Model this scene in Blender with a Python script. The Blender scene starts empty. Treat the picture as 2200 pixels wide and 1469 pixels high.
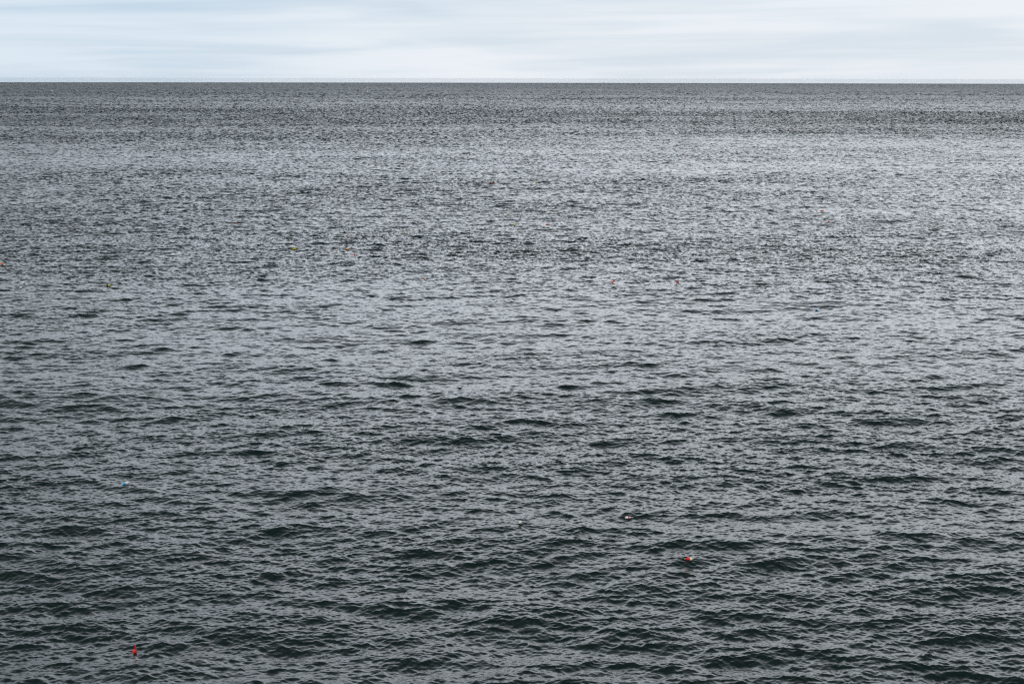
import bpy, math, random
import numpy as np
from mathutils import Vector, Matrix

# ------------------------------------------------------------------ camera
H = 29.0                     # eye height above the sea (cliff top), metres
LENS = 50.0
PITCH = math.atan((734.5 - 169.4) / (LENS / 36 * 2200))
ROLL = math.radians(0.09)
R_EARTH = 7.4e6              # earth radius with refraction
sc = bpy.context.scene
cam_d = bpy.data.cameras.new("camera")
cam_d.lens = LENS
cam_d.sensor_width = 36.0
cam_d.clip_start = 0.5
cam_d.clip_end = 200000.0
cam = bpy.data.objects.new("camera", cam_d)
sc.collection.objects.link(cam)
cam.matrix_world = (Matrix.Translation((0, 0, H)) @ Matrix.Rotation(math.pi / 2 - PITCH, 4, 'X')
                    @ Matrix.Rotation(ROLL, 4, 'Z'))
sc.camera = cam

# ------------------------------------------------------------------ light
SUN_EL, SUN_AZ = math.radians(50), math.radians(205)
world = bpy.data.worlds.new("World")
sc.world = world
world.use_nodes = True
wt = world.node_tree
wt.nodes.clear()
WN, WL = wt.nodes.new, wt.links.new


def wmath(op, a, b=None, c=None, clamp=False):
    n = WN('ShaderNodeMath'); n.operation = op; n.use_clamp = clamp
    for i, v in enumerate((a, b, c)):
        if v is None:
            continue
        if isinstance(v, (int, float)):
            n.inputs[i].default_value = v
        else:
            WL(v, n.inputs[i])
    return n.outputs[0]


FALL = 0.28     # how fast the upper sky is dimmed with height
sky = WN('ShaderNodeTexSky')
sky.sky_type = 'NISHITA'
sky.sun_disc = False
sky.sun_elevation = SUN_EL
sky.sun_rotation = SUN_AZ
sky.air_density = 1.0
sky.dust_density = 0.3
tc = WN('ShaderNodeTexCoord')
sep = WN('ShaderNodeSeparateXYZ')
WL(tc.outputs['Generated'], sep.inputs[0])
zc = wmath('MAXIMUM', sep.outputs['Z'], 0.0)
def cloud(sx, sz, tilt, scale, detail, dist, seed):
    c = WN('ShaderNodeCombineXYZ')
    WL(wmath('MULTIPLY', sep.outputs['X'], sx), c.inputs['X'])
    WL(wmath('MULTIPLY', sep.outputs['Y'], sx), c.inputs['Y'])
    WL(wmath('ADD', wmath('MULTIPLY_ADD', zc, sz, seed), wmath('MULTIPLY', sep.outputs['X'], tilt)), c.inputs['Z'])
    n = WN('ShaderNodeTexNoise')
    n.inputs['Scale'].default_value = scale
    n.inputs['Detail'].default_value = detail
    n.inputs['Roughness'].default_value = 0.5
    n.inputs['Distortion'].default_value = dist
    WL(c.outputs[0], n.inputs['Vector'])
    return n.outputs['Fac']


streak = cloud(4.5, 95.0, -1.6, 1.0, 4, 0.5, 3.0)      # thin streaks of high cloud
bank = cloud(3.0, 30.0, 1.2, 1.0, 3, 0.8, 11.0)        # broad soft banks
cov = WN('ShaderNodeMapRange')
cov.interpolation_type = 'SMOOTHSTEP'
cov.inputs['From Min'].default_value = 0.36
cov.inputs['From Max'].default_value = 0.64
cov.inputs['To Min'].default_value = 0.0
cov.inputs['To Max'].default_value = 1.0
WL(wmath('ADD', wmath('MULTIPLY', streak, 0.5), wmath('MULTIPLY', bank, 0.5)), cov.inputs['Value'])
# unseen upper sky darkened with height, to keep the wave faces dark
high_dim = wmath('POWER', 2.718, wmath('MULTIPLY', wmath('MAXIMUM', wmath('SUBTRACT', zc, 0.24), 0.0), -1.0 / FALL))
# sky above the view brightened, added to light the reflections in the water
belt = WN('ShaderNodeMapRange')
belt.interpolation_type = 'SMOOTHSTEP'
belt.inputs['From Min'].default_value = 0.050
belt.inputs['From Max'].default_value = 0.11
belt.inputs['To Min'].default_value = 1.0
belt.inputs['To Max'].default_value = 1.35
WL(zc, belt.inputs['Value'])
belt2 = WN('ShaderNodeMapRange')  # second step of the added brightening, higher up
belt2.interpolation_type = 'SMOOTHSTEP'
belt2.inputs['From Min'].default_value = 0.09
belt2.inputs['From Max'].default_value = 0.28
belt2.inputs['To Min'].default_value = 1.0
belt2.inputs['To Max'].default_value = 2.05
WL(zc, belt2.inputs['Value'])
# cloud colour turns whiter low down, right of centre
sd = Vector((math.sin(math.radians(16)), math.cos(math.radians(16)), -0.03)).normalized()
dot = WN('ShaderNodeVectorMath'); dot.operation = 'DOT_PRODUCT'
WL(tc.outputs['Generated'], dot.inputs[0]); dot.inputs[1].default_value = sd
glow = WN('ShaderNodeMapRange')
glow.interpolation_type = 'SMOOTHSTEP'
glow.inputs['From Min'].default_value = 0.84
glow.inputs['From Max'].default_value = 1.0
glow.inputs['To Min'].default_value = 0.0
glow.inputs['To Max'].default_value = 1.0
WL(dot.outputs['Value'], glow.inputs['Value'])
ccol = WN('ShaderNodeMix'); ccol.data_type = 'RGBA'
ccol.inputs[6].default_value = (0.60, 0.755, 0.91, 1)
ccol.inputs[7].default_value = (0.87, 0.92, 0.98, 1)
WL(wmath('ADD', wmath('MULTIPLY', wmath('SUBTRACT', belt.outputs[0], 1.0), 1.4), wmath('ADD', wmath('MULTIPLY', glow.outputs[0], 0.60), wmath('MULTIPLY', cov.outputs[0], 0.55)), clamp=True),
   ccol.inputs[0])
bright = WN('ShaderNodeVectorMath'); bright.operation = 'SCALE'
WL(ccol.outputs[2], bright.inputs[0])
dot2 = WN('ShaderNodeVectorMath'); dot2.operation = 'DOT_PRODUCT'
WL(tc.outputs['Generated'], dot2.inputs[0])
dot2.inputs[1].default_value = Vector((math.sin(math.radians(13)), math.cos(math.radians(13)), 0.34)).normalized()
sheen = WN('ShaderNodeMapRange')  # brighter patch put into the unseen sky to give the water its sheen
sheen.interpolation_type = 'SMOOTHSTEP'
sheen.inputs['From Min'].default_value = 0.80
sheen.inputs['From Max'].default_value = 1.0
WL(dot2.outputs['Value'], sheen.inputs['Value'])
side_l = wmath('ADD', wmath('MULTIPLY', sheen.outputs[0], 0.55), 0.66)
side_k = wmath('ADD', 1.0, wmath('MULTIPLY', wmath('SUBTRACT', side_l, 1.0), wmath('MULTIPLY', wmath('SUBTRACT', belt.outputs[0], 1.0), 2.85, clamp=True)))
WL(wmath('MULTIPLY', wmath('MULTIPLY', wmath('MULTIPLY', high_dim, belt2.outputs[0]), side_k), wmath('MULTIPLY', belt.outputs[0], wmath('MULTIPLY_ADD', cov.outputs[0], 0.7, 8.9))), bright.inputs['Scale'])
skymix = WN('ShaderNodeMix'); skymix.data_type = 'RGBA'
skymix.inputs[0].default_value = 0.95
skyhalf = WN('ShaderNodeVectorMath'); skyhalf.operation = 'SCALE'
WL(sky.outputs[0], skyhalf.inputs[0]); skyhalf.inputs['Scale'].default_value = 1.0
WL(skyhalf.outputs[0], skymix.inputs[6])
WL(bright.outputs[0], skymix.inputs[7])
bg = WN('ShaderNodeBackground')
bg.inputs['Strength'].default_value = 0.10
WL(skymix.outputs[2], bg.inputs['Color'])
wo = WN('ShaderNodeOutputWorld')
WL(bg.outputs[0], wo.inputs['Surface'])

sl = bpy.data.lights.new("sun", 'SUN')
sl.energy = 1.2
sl.angle = math.radians(14)
sl.color = (1.0, 0.97, 0.93)
so = bpy.data.objects.new("sun", sl)
sc.collection.objects.link(so)
sdir = Vector((math.sin(SUN_AZ) * math.cos(SUN_EL), math.cos(SUN_AZ) * math.cos(SUN_EL), math.sin(SUN_EL)))
so.rotation_euler = sdir.to_track_quat('Z', 'Y').to_euler()

sc.view_settings.view_transform = 'Standard'
sc.view_settings.look = 'None'
sc.view_settings.exposure = 0.0
sc.view_settings.gamma = 1.0
sc.view_settings.use_curve_mapping = False
sc.render.engine = 'CYCLES'
sc.cycles.use_denoising = False
sc.cycles.max_bounces = 4
sc.cycles.diffuse_bounces = 1
sc.cycles.glossy_bounces = 2
sc.cycles.transmission_bounces = 0
sc.cycles.volume_bounces = 0
sc.cycles.pixel_filter_type = 'BLACKMAN_HARRIS'
sc.cycles.filter_width = 1.2

# ------------------------------------------------------------------ materials


def mat_new(name):
    m = bpy.data.materials.new(name)
    m.use_nodes = True
    nt = m.node_tree
    return m, nt, nt.nodes['Principled BSDF']


def water_material():
    m, nt, p = mat_new("sea_water")
    N, L = nt.nodes.new, nt.links.new
    a = N('ShaderNodeAttribute'); a.attribute_name = 'chop'       # unresolved ripple roughness
    f = N('ShaderNodeAttribute'); f.attribute_name = 'foam'
    d = N('ShaderNodeAttribute'); d.attribute_name = 'ripple'
    geo = N('ShaderNodeNewGeometry')
    mp = N('ShaderNodeMapping')
    mp.inputs['Scale'].default_value = (0.75, 1.25, 1.0)
    mp.inputs['Rotation'].default_value = (0, 0, 0.15)
    L(geo.outputs['Position'], mp.inputs['Vector'])
    no = N('ShaderNodeTexNoise')
    no.inputs['Scale'].default_value = 5.5
    no.inputs['Detail'].default_value = 3.0
    no.inputs['Roughness'].default_value = 0.55
    L(mp.outputs[0], no.inputs['Vector'])
    b = N('ShaderNodeBump')
    b.inputs['Distance'].default_value = 0.05
    L(d.outputs['Fac'], b.inputs['Strength'])
    L(no.outputs['Fac'], b.inputs['Height'])
    L(b.outputs[0], p.inputs['Normal'])
    fn = N('ShaderNodeTexNoise')
    fn.inputs['Scale'].default_value = 1.6
    fn.inputs['Detail'].default_value = 4
    L(geo.outputs['Position'], fn.inputs['Vector'])
    mm = N('ShaderNodeMath'); mm.operation = 'MULTIPLY_ADD'
    L(f.outputs['Fac'], mm.inputs[0]); mm.inputs[1].default_value = 1.7
    L(fn.outputs['Fac'], mm.inputs[2])
    mr = N('ShaderNodeMapRange')
    mr.inputs['From Min'].default_value = 0.95
    mr.inputs['From Max'].default_value = 1.35
    L(mm.outputs[0], mr.inputs['Value'])
    mc = N('ShaderNodeMix'); mc.data_type = 'RGBA'
    mc.inputs[6].default_value = (0.005, 0.014, 0.013, 1)
    mc.inputs[7].default_value = (0.80, 0.82, 0.83, 1)
    L(mr.outputs[0], mc.inputs[0])
    L(mc.outputs[2], p.inputs['Base Color'])
    rr = N('ShaderNodeMix'); rr.data_type = 'FLOAT'
    L(mr.outputs[0], rr.inputs[0]); L(a.outputs['Fac'], rr.inputs[2]); rr.inputs[3].default_value = 0.7
    L(rr.outputs[0], p.inputs['Roughness'])
    p.inputs['IOR'].default_value = 1.335
    return m


def paint(name, col, rough=0.5):
    m, nt, p = mat_new(name)
    N, L = nt.nodes.new, nt.links.new
    no = N('ShaderNodeTexNoise'); no.inputs['Scale'].default_value = 14; no.inputs['Detail'].default_value = 4
    tcn = N('ShaderNodeTexCoord'); L(tcn.outputs['Object'], no.inputs['Vector'])
    mx = N('ShaderNodeMix'); mx.data_type = 'RGBA'
    mx.inputs[6].default_value = tuple(c * 0.82 for c in col) + (1,)
    mx.inputs[7].default_value = tuple(min(1, c * 1.05) for c in col) + (1,)
    L(no.outputs['Fac'], mx.inputs[0]); L(mx.outputs[2], p.inputs['Base Color'])
    p.inputs['Roughness'].default_value = rough
    return m


# ------------------------------------------------------------------ sea surface


def wave_tile(n, length, lam_lo, lam_hi, slope, spread, theta, seed, chop, power=4.0):
    """One periodic patch of sea from a band of the wave spectrum: (n,n,3) = dx, dy, height."""
    rng = np.random.default_rng(seed)
    k1 = 2 * np.pi * np.fft.fftfreq(n, length / n)
    kx, ky = np.meshgrid(k1, k1, indexing='ij')
    k = np.hypot(kx, ky); k[0, 0] = 1e-6
    klo, khi = 2 * np.pi / lam_hi, 2 * np.pi / lam_lo
    lk = np.log2(k)
    w = np.clip((lk - np.log2(klo)) / 0.35 + 0.5, 0, 1) * np.clip((np.log2(khi) - lk) / 0.35 + 0.5, 0, 1)
    c = np.abs((kx * math.cos(theta) + ky * math.sin(theta)) / k)
    p = w * k ** (-power) * (c ** spread + 0.02)
    p[0, 0] = 0
    g = (rng.standard_normal((n, n)) + 1j * rng.standard_normal((n, n))) * np.sqrt(p)
    h = np.fft.ifft2(g).real
    hk = np.fft.fft2(h)
    s2 = np.var(np.fft.ifft2(1j * kx * hk).real) + np.var(np.fft.ifft2(1j * ky * hk).real)
    sc_ = slope / math.sqrt(s2)
    dx = np.fft.ifft2(1j * kx / k * hk).real
    dy = np.fft.ifft2(1j * ky / k * hk).real
    return np.stack([dx * chop * sc_, dy * chop * sc_, h * sc_], -1).astype(np.float32)


def sample(tile, length, rot, x, y, ox=0.0, oy=0.0):
    n = tile.shape[0]
    c, s = math.cos(rot), math.sin(rot)
    u = ((x + ox) * c + (y + oy) * s) * (n / length)
    v = (-(x + ox) * s + (y + oy) * c) * (n / length)
    iu = np.floor(u); iv = np.floor(v)
    fu = (u - iu).astype(np.float32)[:, None]; fv = (v - iv).astype(np.float32)[:, None]
    iu = iu.astype(np.int64) % n; iv = iv.astype(np.int64) % n
    iu1 = (iu + 1) % n; iv1 = (iv + 1) % n
    r = (tile[iu, iv] * (1 - fu) + tile[iu1, iv] * fu) * (1 - fv) + \
        (tile[iu, iv1] * (1 - fu) + tile[iu1, iv1] * fu) * fv
    if r.shape[1] == 3:      # rotate the horizontal displacement back
        dx = r[:, 0] * c - r[:, 1] * s
        dy = r[:, 0] * s + r[:, 1] * c
        r[:, 0], r[:, 1] = dx, dy
    return r


WIND = math.radians(97)
BANDS = []   # tile, length, rotation, lam_lo, gust response, slope, offset
def add_band(n, length, lo, hi, slope, spread, seed, chop, rot, resp):
    BANDS.append((wave_tile(n, length, lo, hi, slope, spread, WIND - rot, seed, chop), length, rot, lo, hi, resp, slope,
                  (seed * 37.1) % 200, (seed * 91.7) % 300))
add_band(512, 977.0, 14, 70, 0.026, 10, 11, 0.9, 0.0, 0.0)
add_band(512, 263.0, 4.5, 14, 0.042, 6, 22, 1.0, 0.10, 0.2)
add_band(512, 191.0, 4.0, 11, 0.036, 4, 23, 1.0, -0.28, 0.2)
add_band(512, 71.0, 1.5, 4.5, 0.085, 4, 31, 1.0, 0.22, 0.5)
add_band(512, 47.0, 1.2, 3.2, 0.088, 2.5, 32, 1.0, -0.42, 0.5)
add_band(512, 22.3, 0.55, 1.3, 0.105, 3, 41, 0.9, 0.35, 1.0)
add_band(512, 17.1, 0.48, 1.1, 0.100, 1.5, 42, 0.9, -0.60, 1.0)
add_band(512, 9.7, 0.22, 0.52, 0.130, 2.0, 51, 0.8, 0.1, 1.2)
add_band(512, 7.9, 0.20, 0.46, 0.110, 1.0, 52, 0.8, -0.5, 1.2)
add_band(512, 4.1, 0.11, 0.22, 0.080, 1.0, 61, 0.6, 0.3, 1.2)
# chop used far away, where the mesh is too coarse for the short waves
FAR_TILE = wave_tile(512, 29.0, 0.85, 1.75, 1.0, 2.0, WIND, 77, 0.7)


def gust_tile(n, length, lam_lo, lam_hi, ax, seed):
    rng = np.random.default_rng(seed)
    k1 = 2 * np.pi * np.fft.fftfreq(n, length / n)
    kx, ky = np.meshgrid(k1, k1, indexing='ij')
    k = np.hypot(kx * ax, ky); k[0, 0] = 1e-6
    w = np.exp(-(2 * np.pi / lam_hi / k) ** 2) * np.exp(-(k * lam_lo / 2 / np.pi) ** 2) * k ** -1.3
    w[0, 0] = 0
    h = np.fft.ifft2((rng.standard_normal((n, n)) + 1j * rng.standard_normal((n, n))) * w).real
    return (h / h.std()).astype(np.float32)[:, :, None]


GUST = [(gust_tile(512, 9000.0, 60, 900, 3.0, 5), 9000.0, 0.03), (gust_tile(512, 1500.0, 14, 120, 2.2, 6), 1500.0, -0.05)]


def gust_at(x, y):
    g = 0.62 * sample(GUST[0][0], GUST[0][1], GUST[0][2], x, y)[:, 0] \
        + 0.34 * sample(GUST[1][0], GUST[1][1], GUST[1][2], x, y)[:, 0]
    return np.clip(g, -1.3, 2.2)


FAR_K, FAR_GAIN = 2.3, 1.2


def sea_at(x, y, spacing):
    """displaced point, roughness for ripples finer than the mesh"""
    g = gust_at(x, y)
    d = np.zeros((x.size, 3), np.float32)
    lost = np.zeros(x.size, np.float32)
    for tile, length, rot, lo, hi, resp, slope, ox, oy in BANDS:
        amp = np.maximum(1.0 + 0.24 * resp * g, 0.25).astype(np.float32)
        mid = math.sqrt(lo * hi)
        keep = np.clip((mid / spacing - 1.3) / 1.4, 0.0, 1.0).astype(np.float32)
        lost += (slope * amp) ** 2 * (1 - keep ** 2)
        on = keep > 0.0
        if not on.any():
            continue
        wgt = amp * keep
        if on.all():
            d += sample(tile, length, rot, x, y, ox, oy) * wgt[:, None]
        else:
            d[on] += sample(tile, length, rot, x[on], y[on], ox, oy) * wgt[on][:, None]
    off = np.clip((spacing - 0.16) / 0.75, 0.0, 1.0)      # the wind is fresher offshore
    far = np.clip(np.log2(spacing / 1.3) / 2.8, 0.0, 1.0)
    lev = np.log2(FAR_K * spacing / 0.3)
    rest = lost.copy()
    for n in range(0, 8):
        w = np.clip(1.0 - np.abs(lev - n), 0.0, 1.0)
        if n == 0:
            w = np.where(lev < 0, 1.0, w)
        on = w > 0.0
        if not on.any():
            continue
        f = 0.25 * 2.0 ** n
        a = np.sqrt(w[on] * lost[on]) * f * (FAR_GAIN + 0.35 * off[on]) * (1.0 - 0.65 * far[on])
        d[on] += sample(FAR_TILE, 29.0 * f, 0.3 * (-1) ** n + 0.05 * n, x[on], y[on], 13.7 * n, 31.3 * n) * a[:, None].astype(np.float32)
        rest[on] -= lost[on] * w[on]
    rest = np.maximum(rest, 0.0) + 0.020 ** 2 + (0.06 * off) ** 2 + (0.20 * far) ** 2
    rough = np.sqrt(np.sqrt(2.0 * rest))
    return d, rough.astype(np.float32)


def build_water():
    half = 0.435
    q1 = 0.0008
    D0, DT, DE = 52.0, 280.0, 25000.0
    nd = 870
    fine = np.linspace(-half, half, 2 * nd + 1)
    coarse = fine[::2]
    side = half + 0.012 * np.arange(1, 27)
    rest = np.linspace(side[-1] + 0.05, 2 * np.pi - side[-1] - 0.05, 90)
    angA = np.concatenate([fine, side, rest, 2 * np.pi - side[::-1]])
    angB = np.concatenate([coarse, side, rest, 2 * np.pi - side[::-1]])
    inner = np.array([0.6, 2, 4, 7, 10, 14, 18, 22, 26, 30, 34, 37, 40, 42, 44, 46, 47.5, 49, 50, 51, 51.6])
    ra = D0 * np.exp(np.arange(0, math.log(DT / D0), q1))
    radA = np.concatenate([inner, ra])
    radB = [DT]
    while radB[-1] < DE:
        radB.append(radB[-1] * (1 + 0.00085 * max(1.0, radB[-1] / 1000.0) ** 0.36))
    radB = np.array(radB)
    nA, nB, rA, rB = angA.size, angB.size, radA.size, radB.size
    nv = nA * rA + nB * rB
    co = np.empty((nv, 3), np.float32)
    rough = np.empty(nv, np.float32)
    rip = np.empty(nv, np.float32)
    rng = np.random.default_rng(3)

    def fill(start, rad, ang):
        na = ang.size
        gap = np.empty(na); gap[:-1] = np.diff(ang); gap[-1] = gap[-2]
        gap = np.minimum(gap, 0.3)
        dr = np.gradient(rad)
        step = max(1, 400000 // na)
        for i in range(0, rad.size, step):
            r = rad[i:i + step]
            rr = np.repeat(r, na); aa = np.tile(ang, r.size)
            x = rr * np.sin(aa); y = rr * np.cos(aa)
            sp = np.maximum(np.repeat(dr[i:i + step], na), rr * np.tile(gap, r.size) * 0.8)
            d, ro = sea_at(x, y, sp)
            s = start + i * na
            e = s + x.size
            co[s:e, 0] = x + d[:, 0]
            co[s:e, 1] = y + d[:, 1]
            co[s:e, 2] = d[:, 2] - rr * rr / (2 * R_EARTH)
            rough[s:e] = ro
            rip[s:e] = np.clip(0.30 * (1.0 - (rr - 60) / 300.0), 0.02, 0.30)
    fill(0, radA, angA)
    fill(nA * rA, radB, angB)

    # faces
    def grid(start, nr, na):
        i = np.arange(nr - 1)[:, None]; j = np.arange(na)[None, :]
        j2 = (j + 1) % na
        a = start + i * na + j; b = start + i * na + j2
        c = start + (i + 1) * na + j2; d = start + (i + 1) * na + j
        return np.stack([a, d, c, b], -1).reshape(-1, 4)[:, ::-1].astype(np.int32)
    # orientation: ring angle grows clockwise seen from above, so reverse for upward normals
    qA = grid(0, rA, nA)
    qB = grid(nA * rA, rB, nB)
    la = (rA - 1) * nA
    lb = nA * rA
    j = np.arange(nd)
    pent = np.stack([la + 2 * j, la + 2 * j + 1, la + 2 * j + 2, lb + j + 1, lb + j], -1).astype(np.int32)
    na2, nb2 = nA - (2 * nd + 1), nB - (nd + 1)
    j = np.arange(na2)
    oa = la + 2 * nd + j; ob = lb + nd + j
    oa2 = np.where(j == na2, la, oa + 1); ob2 = ob + 1
    q = np.stack([oa, oa2, ob2, ob], -1).astype(np.int32)
    last = np.array([[la + nA - 1, la, lb, lb + nB - 1]], np.int32)
    qT = np.concatenate([q, last])
    hub = np.arange(nA, dtype=np.int32)          # close the little hole under the camera
    quads = np.concatenate([qA, qB, qT])
    # make every quad / pentagon face up
    loops = np.concatenate([quads.ravel(), pent.ravel(), hub])
    npoly = len(quads) + len(pent) + 1
    sizes = np.concatenate([np.full(len(quads), 4), np.full(len(pent), 5), [len(hub)]])
    starts = np.concatenate([[0], np.cumsum(sizes)[:-1]]).astype(np.int32)
    me = bpy.data.meshes.new("water")
    me.vertices.add(nv)
    me.vertices.foreach_set('co', co.ravel())
    me.loops.add(loops.size)
    me.loops.foreach_set('vertex_index', loops.astype(np.int32))
    me.polygons.add(npoly)
    me.polygons.foreach_set('loop_start', starts)
    me.update(calc_edges=True)
    me.polygons.foreach_set('use_smooth', np.ones(npoly, bool))

    foam = np.zeros(nv, np.float32)
    place_foam(co, foam, rng)
    for nm, arr in (('chop', rough), ('ripple', rip), ('foam', foam)):
        at = me.attributes.new(nm, 'FLOAT', 'POINT')
        at.data.foreach_set('value', arr)
    ob = bpy.data.objects.new("water", me)
    ob['kind'] = 'structure'
    me.materials.append(water_material())
    sc.collection.objects.link(ob)
    return co


# projection used to find where on the sea a thing seen in the photograph floats
FPX = LENS / 36 * 2200
RC = np.array(cam.matrix_world.to_3x3())


def project(co):
    p = (co - np.array([0, 0, H], np.float32)) @ RC
    with np.errstate(divide='ignore', invalid='ignore'):
        u = 1100 + FPX * p[:, 0] / -p[:, 2]
        v = 734.5 - FPX * p[:, 1] / -p[:, 2]
    return u.astype(np.float32), v.astype(np.float32), -p[:, 2]


def place_foam(co, foam, rng):
    """whitecaps: a few near, many small far ones on steep crests"""
    spots = [(372, 546, 9, 3), (565, 480, 6, 2), (48, 606, 7, 2), (57, 610, 4, 2), (1291, 565, 9, 2.5), (1163, 446, 4, 2),
             (1750, 493, 6, 2), (2107, 554, 4, 2), (435, 248, 5, 1.5), (286, 314, 4, 1.5), (1022, 283, 3, 1.5),
             (600, 247, 4, 1.5), (737, 248, 7, 1.5), (691, 250, 5, 1.2), (996, 250, 3, 1.2), (383, 217, 4, 1.5),
             (1432, 217, 5, 1.6), (1790, 203, 6, 1.2), (1780, 203.5, 4, 1), (2122, 207, 4, 1.5), (2089, 198, 4, 1.2),
             (2112, 204, 3, 1), (1743, 233, 3, 1.5), (1814, 229, 4, 1.2), (1806, 221, 4, 1), (1212, 217, 3, 1),
             (635, 212, 7, 1.2), (655, 217, 3, 1), (790, 196, 3, 1), (811, 214, 3, 1), (955, 211, 3, 1.2),
             (112, 195, 4, 1), (46, 187, 3, 1), (182, 207, 3, 1), (325, 200, 3, 1), (497, 242, 3, 1), (197, 237, 4, 1),
             (235, 229, 3, 1), (160, 267, 3, 1.2), (622, 221, 3, 1), (660, 235, 3, 1), (1130, 190, 3, 1),
             (1178, 199, 3, 1), (1503, 227, 3, 1), (1558, 242, 2.5, 1), (1885, 213, 3, 1), (1973, 203, 3, 1),
             (1708, 215, 3, 1), (610, 525, 5, 1.6), (445, 588, 4, 1.5), (1902, 443, 5, 1.5), (1350, 268, 3, 1)]
    for _ in range(45):
        y = 186 + abs(rng.normal(0, 1)) * 38
        spots.append((rng.uniform(0, 2200), y, rng.uniform(1.2, 3.4), rng.uniform(0.5, 1.0)))
    u, v, dz = project(co)
    ok = (dz > 0) & (v > 170) & (v < 700) & (u > -60) & (u < 2260)
    idx = np.nonzero(ok)[0]
    uu, vv = u[idx], v[idx]
    order = np.argsort(vv); idx = idx[order]; uu = uu[order]; vv = vv[order]
    for (x, y, w, h) in spots:
        a, b = np.searchsorted(vv, (y - 3 * h, y + 3 * h))
        s = slice(a, b)
        e = ((uu[s] - x - 0.6 * (vv[s] - y)) / (w * 0.62)) ** 2 + ((vv[s] - y) / (h * 0.62)) ** 2
        val = np.clip(0.85 - e * 0.6, 0, 1).astype(np.float32)
        foam[idx[s]] = np.maximum(foam[idx[s]], val)


SEA = build_water()
SU, SV, SD = project(SEA)
_ok = np.nonzero((SD > 0) & (SU > -40) & (SU < 2240) & (SV > 172) & (SV < 1500))[0]
_ok = _ok[np.argsort(SV[_ok])]
_v = SV[_ok]


def float_point(x, y):
    """the nearest (so visible) point of the sea surface seen at photo pixel x, y"""
    for rad in (0.8, 1.6, 3.0, 6.0):
        a, b = np.searchsorted(_v, (y - rad, y + rad))
        c = _ok[a:b]
        c = c[np.abs(SU[c] - x) < rad]
        if len(c):
            d = SD[c]
            c2 = c[d < d.min() * 1.03 + 0.5]
            return Vector(SEA[c2].mean(0).astype(float))
    return None


def open_point(x, y, lift, half_w):
    """a spot near photo pixel x, y where a float standing `lift` above the water is not behind a crest"""
    best = None
    for dy in (0, 0.7, -0.7, 1.4, -1.4, 2.1, 2.8, -2.1, 3.6):
        for dx in (0, -1.5, 1.5):
            p = float_point(x + dx, y + dy)
            if p is None:
                continue
            q = p + Vector((0, 0, lift))
            u, v, d = project(np.array([q], np.float32))
            a, b = np.searchsorted(_v, (v[0] - 14, v[0] + 0.4))
            c = _ok[a:b]
            blk = int(((np.abs(SU[c] - u[0]) < half_w) & (SD[c] < d[0] - 0.25)).sum())
            cost = abs(dy) + 0.5 * abs(dx) + min(blk, 6) * 1.5
            if best is None or cost < best[0]:
                best = (cost, p)
    return best[1]


# ------------------------------------------------------------------ floats and bird


def lathe(profile, seg=20):
    """profile: list of (x, r); returns verts, faces and a material index per face (by x)"""
    vs, fs, fx = [], [], []
    for (x, r) in profile:
        for k in range(seg):
            t = 2 * math.pi * k / seg
            vs.append((x, r * math.cos(t), r * math.sin(t)))
    for i in range(len(profile) - 1):
        for k in range(seg):
            k2 = (k + 1) % seg
            fs.append((i * seg + k, (i + 1) * seg + k, (i + 1) * seg + k2, i * seg + k2))
            fx.append(0.5 * (profile[i][0] + profile[i + 1][0]))
    fs.append(tuple(range(seg))[::-1]); fx.append(profile[0][0])
    fs.append(tuple((len(profile) - 1) * seg + k for k in range(seg))); fx.append(profile[-1][0])
    return vs, fs, fx


def mesh_obj(name, vs, fs, mats, idx=None, parent=None, mat4=None):
    me = bpy.data.meshes.new(name)
    me.from_pydata([tuple(v) for v in vs], [], [tuple(f) for f in fs])
    for m in mats:
        me.materials.append(m)
    if idx:
        me.polygons.foreach_set('material_index', idx)
    me.polygons.foreach_set('use_smooth', [len(f.vertices) == 4 for f in me.polygons])
    me.update()
    o = bpy.data.objects.new(name, me)
    sc.collection.objects.link(o)
    if parent:
        o.parent = parent
    if mat4 is not None:
        o.matrix_local = mat4
    return o


PAINTS = {
    'red': paint('red_paint', (0.85, 0.012, 0.010)),
    'darkred': paint('maroon_paint', (0.16, 0.010, 0.035)),
    'orange': paint('orange_paint', (0.90, 0.16, 0.015)),
    'paleorange': paint('faded_orange_paint', (0.90, 0.36, 0.10)),
    'yellow': paint('yellow_paint', (0.86, 0.68, 0.03)),
    'lime': paint('lime_paint', (0.66, 0.78, 0.04)),
    'white': paint('white_paint', (0.86, 0.86, 0.84)),
    'cream': paint('cream_paint', (0.84, 0.82, 0.62)),
    'blue': paint('blue_paint', (0.02, 0.42, 0.86)),
    'pink': paint('faded_red_paint', (0.85, 0.10, 0.09)),
    'black': paint('black_rope', (0.02, 0.02, 0.022), 0.8),
    'hullblue': paint('dark_blue_hull_paint', (0.02, 0.03, 0.05)),
    'green': paint('green_paint', (0.20, 0.42, 0.06)),
}


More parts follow.
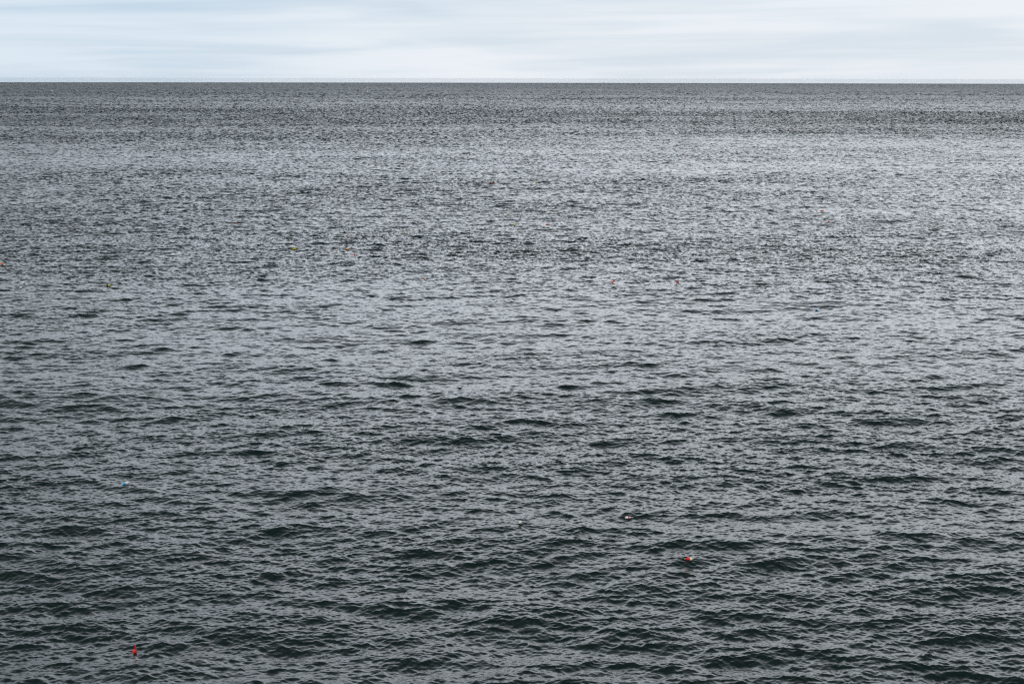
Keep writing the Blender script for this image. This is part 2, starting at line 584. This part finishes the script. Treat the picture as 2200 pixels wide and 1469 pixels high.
def buoy(x, y, length, dia, colours, label, yaw=0.0, tilt=0.0, stick=None, shape='bullet', sink=0.2, rope=False):
    """a lobster-trap float: foam body in painted zones, spindle through it, rope eye
    colours: [(end fraction, colour name), ...] from the small (left) end"""
    p = open_point(x, y, dia * 0.3, 2.5)
    root = bpy.data.objects.new('fishing_buoy', None)
    root.empty_display_size = 0.3
    sc.collection.objects.link(root)
    root['label'] = label
    root['category'] = 'buoy'
    root['group'] = 'fishing buoys floating on the sea'
    L, R = length, dia / 2
    if shape == 'bullet':
        pr = [(0, .30), (.03, .42), (.10, .60), (.22, .80), (.36, .94), (.50, 1.0), (.72, 1.0), (.90, .96), (.97, .84), (1.0, .55)]
    elif shape == 'spindle':
        pr = [(0, .28), (.05, .48), (.16, .74), (.32, .94), (.48, 1.0), (.62, .96), (.80, .76), (.93, .50), (1.0, .30)]
    elif shape == 'ball':
        pr = [(0.5 - 0.5 * math.cos(math.pi * t), max(0.12, math.sin(math.pi * t))) for t in np.linspace(0.04, 0.96, 13)]
    else:
        pr = [(0, .62), (.04, .90), (.10, 1.0), (.90, 1.0), (.96, .90), (1.0, .62)]
    xs = sorted(set([a for a, _ in pr] + [c[0] for c in colours if c[0] < 1] + [c[0] + .001 for c in colours if c[0] < 1]))
    px = [a for a, _ in pr]; pv = [b for _, b in pr]
    prof = [((a - 0.5) * L, float(np.interp(a, px, pv)) * R) for a in xs]
    vs, fs, fx = lathe(prof)
    names = []
    for _, c in colours:
        if c not in names:
            names.append(c)
    idx = []
    for f in fx:
        t = f / L + 0.5
        cc = colours[-1][1]
        for e, c in colours:
            if t <= e:
                cc = c
                break
        idx.append(names.index(cc))
    # body lies along +x (small end at -x on screen left), tilt raises the +x end
    M = Matrix.Rotation(yaw, 4, 'Z') @ Matrix.Rotation(-tilt, 4, 'Y')
    lift = R * (1 - 2 * sink) * math.cos(tilt) + 0.5 * L * max(0.0, math.sin(abs(tilt))) * (1 - sink)
    root.location = p
    Mb = Matrix.Translation((0, 0, lift)) @ M
    mesh_obj('float_body', vs, fs, [PAINTS[n] for n in names], idx, root, Mb)
    # spindle stick
    if stick:
        sn, s0, s1, sr = stick
        vs, fs, _ = lathe([(s0, sr * 0.8), (s0 + 0.004, sr), (s1 - 0.01, sr), (s1, sr * 0.6)], 10)
        mesh_obj('spindle', vs, fs, [PAINTS[sn]], None, root, Mb)
    if rope:
        pts = []
        for k in range(14):
            t = k / 13
            pts.append(Vector((-L / 2 - 0.02 - 0.22 * t, 0.05 * math.sin(4 * t), -R * 0.5 * t)))
        vs, fs = [], []
        for k, q in enumerate(pts):
            for s in range(6):
                a = 2 * math.pi * s / 6
                vs.append((q.x, q.y + 0.008 * math.cos(a), q.z + 0.008 * math.sin(a)))
        for k in range(13):
            for s in range(6):
                s2 = (s + 1) % 6
                fs.append((k * 6 + s, k * 6 + 6 + s, k * 6 + 6 + s2, k * 6 + s2))
        mesh_obj('rope', vs, fs, [PAINTS['black']], None, root, Mb)
    return root


PI = math.pi
# near floats
buoy(290.5, 1403, 0.27, 0.22, [(1, 'red')], 'bright red buoy floating upright with a tall red stick, nearest buoy at bottom left',
     yaw=0.1, tilt=math.radians(82), stick=('red', 0.10, 0.36, 0.028), shape='spindle', sink=0.22)
buoy(1481, 1202, 0.40, 0.21, [(.60, 'red'), (1, 'cream')], 'red buoy with a cream white end lying on its side, nearest buoy on the right',
     yaw=-0.12, tilt=0.06, stick=('cream', -0.30, 0.30, 0.014), rope=True)
buoy(1350, 1113.5, 0.40, 0.19, [(.50, 'white'), (.72, 'red'), (1, 'white')], 'white buoy with one narrow red band round its middle',
     yaw=0.05, tilt=0.02, stick=('white', -0.22, 0.36, 0.016), shape='spindle')
buoy(1118, 1124, 0.22, 0.20, [(1, 'cream')], 'small round cream buoy left of the white one with the red band',
     yaw=0.9, tilt=0.6, stick=('cream', -0.13, 0.13, 0.012), shape='ball')
buoy(269.5, 1041, 0.47, 0.19, [(.08, 'white'), (.55, 'blue'), (1, 'white')], 'sky blue and white buoy lying tilted on the near water at left',
     yaw=0.25, tilt=math.radians(16), stick=('white', -0.32, 0.25, 0.014), rope=True)
buoy(1755, 667, 0.48, 0.20, [(.52, 'blue'), (1, 'white')], 'distant pale blue and white buoy tilted, right of the small round white one',
     yaw=0.2, tilt=0.28)
buoy(1586, 676, 0.34, 0.24, [(1, 'white')], 'small round plain white buoy, left of the distant blue and white buoy', yaw=0.3, tilt=0.3, shape='ball')
buoy(1317, 608.5, 0.56, 0.20, [(1, 'red')], 'plain red buoy tilted steeply with one end out of the water', yaw=0.1, tilt=math.radians(48),
     shape='can', stick=('black', -0.36, -0.2, 0.02))
buoy(1455, 607, 0.42, 0.22, [(.85, 'red'), (1, 'darkred')], 'red buoy lying flat, right of the steeply tilted red one', yaw=0, tilt=0.05)
buoy(913.5, 601, 0.36, 0.22, [(.55, 'orange'), (1, 'white')], 'small half orange half white buoy, leaning up to the right', yaw=0.5, tilt=0.6)
buoy(231.5, 614, 0.54, 0.26, [(.60, 'darkred'), (1, 'lime')], 'dark maroon buoy with a yellow green end', yaw=-0.1, tilt=0.05,
     stick=('green', 0.2, 0.45, 0.03))
buoy(4.2, 567, 0.52, 0.25, [(1, 'orange')], 'bright orange buoy lying flat at the far left edge', shape='can', yaw=0.05)
buoy(45, 619.5, 0.42, 0.20, [(1, 'white')], 'white buoy leaning up to the right, leftmost of the white buoys', yaw=0.4, tilt=0.55)
buoy(632.5, 535, 0.66, 0.22, [(1, 'yellow')], 'yellow buoy lying flat, longest of the yellow ones', shape='can', yaw=0.05)
buoy(664.5, 548.8, 0.55, 0.22, [(1, 'white')], 'white buoy lying flat, just right of and below the long yellow buoy', shape='can', yaw=0.1, tilt=0.05)
buoy(746.3, 535.3, 0.50, 0.26, [(1, 'paleorange')], 'pale orange buoy lying flat, just above the red and white buoy', shape='can', yaw=0.0)
buoy(762.5, 548, 0.45, 0.27, [(.66, 'red'), (1, 'white')], 'red buoy with a white end, below the pale orange buoy', yaw=0.1, tilt=0.1)
buoy(747, 502.5, 0.30, 0.22, [(1, 'paleorange')], 'tiny faded orange buoy above the larger pale orange one', shape='ball')
buoy(871.5, 499.8, 0.36, 0.30, [(1, 'lime')], 'round lime yellow buoy with a dark rope end beside it', shape='ball', yaw=0.0,
     stick=('black', -0.40, -0.12, 0.05))
buoy(396.5, 487.5, 0.42, 0.22, [(1, 'white')], 'small white buoy, left of a faded red round buoy', yaw=0.3, tilt=-0.1)
buoy(507.3, 481.3, 0.38, 0.30, [(1, 'pink')], 'round faded red buoy, right of a small white buoy', shape='ball')
buoy(1091, 461, 0.34, 0.26, [(1, 'yellow')], 'small yellow buoy, upper left of the steeply tilted yellow one', tilt=0.8, shape='ball')
buoy(1107, 483.5, 0.56, 0.24, [(1, 'yellow')], 'yellow buoy tilted steeply upwards', shape='can', tilt=math.radians(55), yaw=0.2)
buoy(1179.5, 459, 0.34, 0.26, [(1, 'yellow')], 'small dull yellow buoy above an orange one', shape='ball')
buoy(1176, 482.8, 0.52, 0.28, [(1, 'orange')], 'orange buoy lying below a small dull yellow one', shape='spindle')
buoy(1764.5, 453.2, 0.58, 0.26, [(1, 'orange')], 'orange buoy floating just above a pinkish white one', shape='bullet', yaw=0.1)
buoy(1762, 462, 0.56, 0.20, [(.6, 'white'), (1, 'cream')], 'pinkish white buoy lying flat just below an orange one', shape='can', yaw=0.1, tilt=0.15)
buoy(1780.5, 477, 0.42, 0.34, [(1, 'red')], 'round red buoy below the orange and pinkish white pair', shape='ball')
buoy(1056.3, 392.5, 0.62, 0.34, [(1, 'orange')], 'far orange buoy, left of a far lime yellow one', shape='spindle')
buoy(1151.5, 392, 0.50, 0.44, [(1, 'lime')], 'far round lime yellow buoy, right of a far orange one', shape='ball')
buoy(1477, 335, 0.62, 0.48, [(1, 'red')], 'far round red buoy, right of centre', shape='ball')
buoy(1422, 333.5, 0.44, 0.34, [(1, 'cream')], 'far pale cream buoy, left of a far round red one', shape='ball')
buoy(698.3, 279.3, 0.70, 0.44, [(1, 'pink')], 'very far red buoy leaning left, left half of the sea below the dark band', tilt=-0.9)
buoy(1693.5, 279, 0.66, 0.52, [(1, 'red')], 'very far red buoy in the right half of the sea', shape='ball')
buoy(262, 271.5, 0.66, 0.5, [(1, 'red')], 'very far red buoy, leftmost of the very far ones', shape='ball')
buoy(924, 258.5, 0.80, 0.44, [(1, 'pink')], 'very far faded red buoy, one of the two nearest the horizon near the centre', shape='spindle')
buoy(1253.5, 265.3, 0.70, 0.44, [(1, 'pink')], 'very far faded red buoy right of centre, just under a dark band of water', shape='spindle')
buoy(2084, 287, 0.60, 0.44, [(1, 'pink')], 'very far faded red buoy, rightmost of all', shape='ball')


def cormorant(x, y):
    p = open_point(x, y, 0.04, 5)
    # stations along the body and up the neck: centre (x, z), half width, half height, ring tilt
    st = [(-0.40, 0.05, 0.012, 0.006), (-0.33, 0.055, 0.035, 0.012), (-0.25, 0.06, 0.055, 0.030), (-0.17, 0.065, 0.085, 0.062),
          (-0.07, 0.068, 0.105, 0.082), (0.04, 0.060, 0.105, 0.082), (0.13, 0.050, 0.090, 0.072), (0.195, 0.055, 0.062, 0.055),
          (0.232, 0.095, 0.040, 0.040), (0.242, 0.150, 0.029, 0.030), (0.243, 0.205, 0.026, 0.027), (0.250, 0.250, 0.027, 0.027),
          (0.270, 0.280, 0.030, 0.030), (0.300, 0.290, 0.029, 0.027), (0.330, 0.287, 0.020, 0.018), (0.355, 0.283, 0.010, 0.010),
          (0.390, 0.281, 0.007, 0.008), (0.415, 0.276, 0.004, 0.005)]
    seg = 16
    vs, fs, idx = [], [], []
    for i, (cx_, cz_, w, h) in enumerate(st):
        a = st[max(0, i - 1)]; b = st[min(len(st) - 1, i + 1)]
        t = Vector((b[0] - a[0], 0, b[1] - a[1])).normalized()
        up = Vector((-t.z, 0, t.x))
        for k in range(seg):
            an = 2 * PI * k / seg
            q = Vector((cx_, 0, cz_)) + Vector((0, 1, 0)) * w * math.cos(an) + up * h * math.sin(an)
            vs.append(q)
    for i in range(len(st) - 1):
        for k in range(seg):
            k2 = (k + 1) % seg
            fs.append((i * seg + k, i * seg + k2, (i + 1) * seg + k2, (i + 1) * seg + k))
            idx.append(1 if i >= 14 else 0)
    fs.append(tuple(range(seg))); idx.append(0)
    fs.append(tuple((len(st) - 1) * seg + k for k in range(seg))[::-1]); idx.append(1)
    feather = paint('black_plumage', (0.006, 0.006, 0.007), 0.6)
    bill = paint('dark_horn', (0.05, 0.04, 0.03), 0.5)
    o = mesh_obj('seabird', vs, fs, [feather, bill], idx)
    o.location = p + Vector((0, 0, 0.03))
    o['label'] = 'black long necked seabird swimming to the right in the middle of the sea'
    o['category'] = 'bird'
    return o


cormorant(987.5, 836)


def box(x0, x1, y0, y1, z0, z1, taper=0.0):
    v = [(x0 + taper, y0, z0), (x1 - taper, y0, z0), (x1 - taper, y1, z0), (x0 + taper, y1, z0),
         (x0, y0, z1), (x1, y0, z1), (x1, y1, z1), (x0, y1, z1)]
    return v, [(0, 3, 2, 1), (4, 5, 6, 7), (0, 1, 5, 4), (1, 2, 6, 5), (2, 3, 7, 6), (3, 0, 4, 7)]


def hull_mesh(L, B, D):
    """pointed bow at +x, flared sides"""
    st = [(-0.5, 0.80, 0.0), (-0.25, 1.0, 0.0), (0.1, 1.0, 0.0), (0.33, 0.66, 0.08), (0.45, 0.28, 0.16), (0.5, 0.02, 0.24)]
    vs, fs = [], []
    for (t, w, sh) in st:
        x, b = t * L, w * B / 2
        top = D * (1 + sh * 1.8)
        vs += [(x, -b, top), (x * 0.97, -b * 0.8, D * 0.35), (x * 0.93, -b * 0.25, -D * 0.3),
               (x * 0.93, b * 0.25, -D * 0.3), (x * 0.97, b * 0.8, D * 0.35), (x, b, top)]
    for i in range(len(st) - 1):
        for k in range(6):
            fs.append((i * 6 + k, i * 6 + (k + 1) % 6, i * 6 + 6 + (k + 1) % 6, i * 6 + 6 + k))
    fs.append((5, 4, 3, 2, 1, 0))
    return vs, fs


def far_boat(x, y, dist, length, hull_col, cabin_col, label, yaw):
    ang = math.atan((x - 1100) / FPX)
    gx, gy = dist * math.sin(ang), dist * math.cos(ang)
    root = bpy.data.objects.new('boat', None)
    sc.collection.objects.link(root)
    root.location = (gx, gy, -dist * dist / (2 * R_EARTH) + 0.1)
    root.rotation_euler = (0, 0, yaw)
    root['label'] = label
    root['category'] = 'boat'
    L = length
    vs, fs = hull_mesh(L, L * 0.26, L * 0.12)
    mesh_obj('hull', vs, fs, [PAINTS[hull_col]], None, root)
    vs, fs = box(-0.30 * L, 0.16 * L, -0.09 * L, 0.09 * L, 0.121 * L, 0.27 * L, 0.015 * L)
    mesh_obj('cabin', vs, fs, [PAINTS[cabin_col]], None, root)
    vs, fs, _ = lathe([(0, 0.008 * L), (0.16 * L, 0.004 * L)], 8)
    mesh_obj('mast', vs, fs, [PAINTS[cabin_col]], None, root,
             Matrix.Translation((-0.02 * L, 0, 0.27 * L)) @ Matrix.Rotation(-PI / 2, 4, 'Y'))
    return root


far_boat(1292, 180, 16500, 26.0, 'white', 'white', 'tiny white boat on the horizon, right of the middle', 0.2)
far_boat(170, 179, 12500, 9.0, 'hullblue', 'hullblue', 'tiny dark boat just below the horizon at far left', 1.2)

# ------------------------------------------------------------------ sea haze
hv, hf = box(-25600, 25600, -25600, 25600, -46.0, 31.0)
hm = bpy.data.materials.new('haze')
hm.use_nodes = True
hm.node_tree.nodes.clear()
pv = hm.node_tree.nodes.new('ShaderNodeVolumePrincipled')
pv.inputs['Color'].default_value = (0.86, 0.94, 1.0, 1)
pv.inputs['Density'].default_value = 1.6e-5
pv.inputs['Anisotropy'].default_value = 0.45
mo = hm.node_tree.nodes.new('ShaderNodeOutputMaterial')
hm.node_tree.links.new(pv.outputs[0], mo.inputs['Volume'])
hz = mesh_obj('haze', hv, hf, [hm])
hz['kind'] = 'stuff'
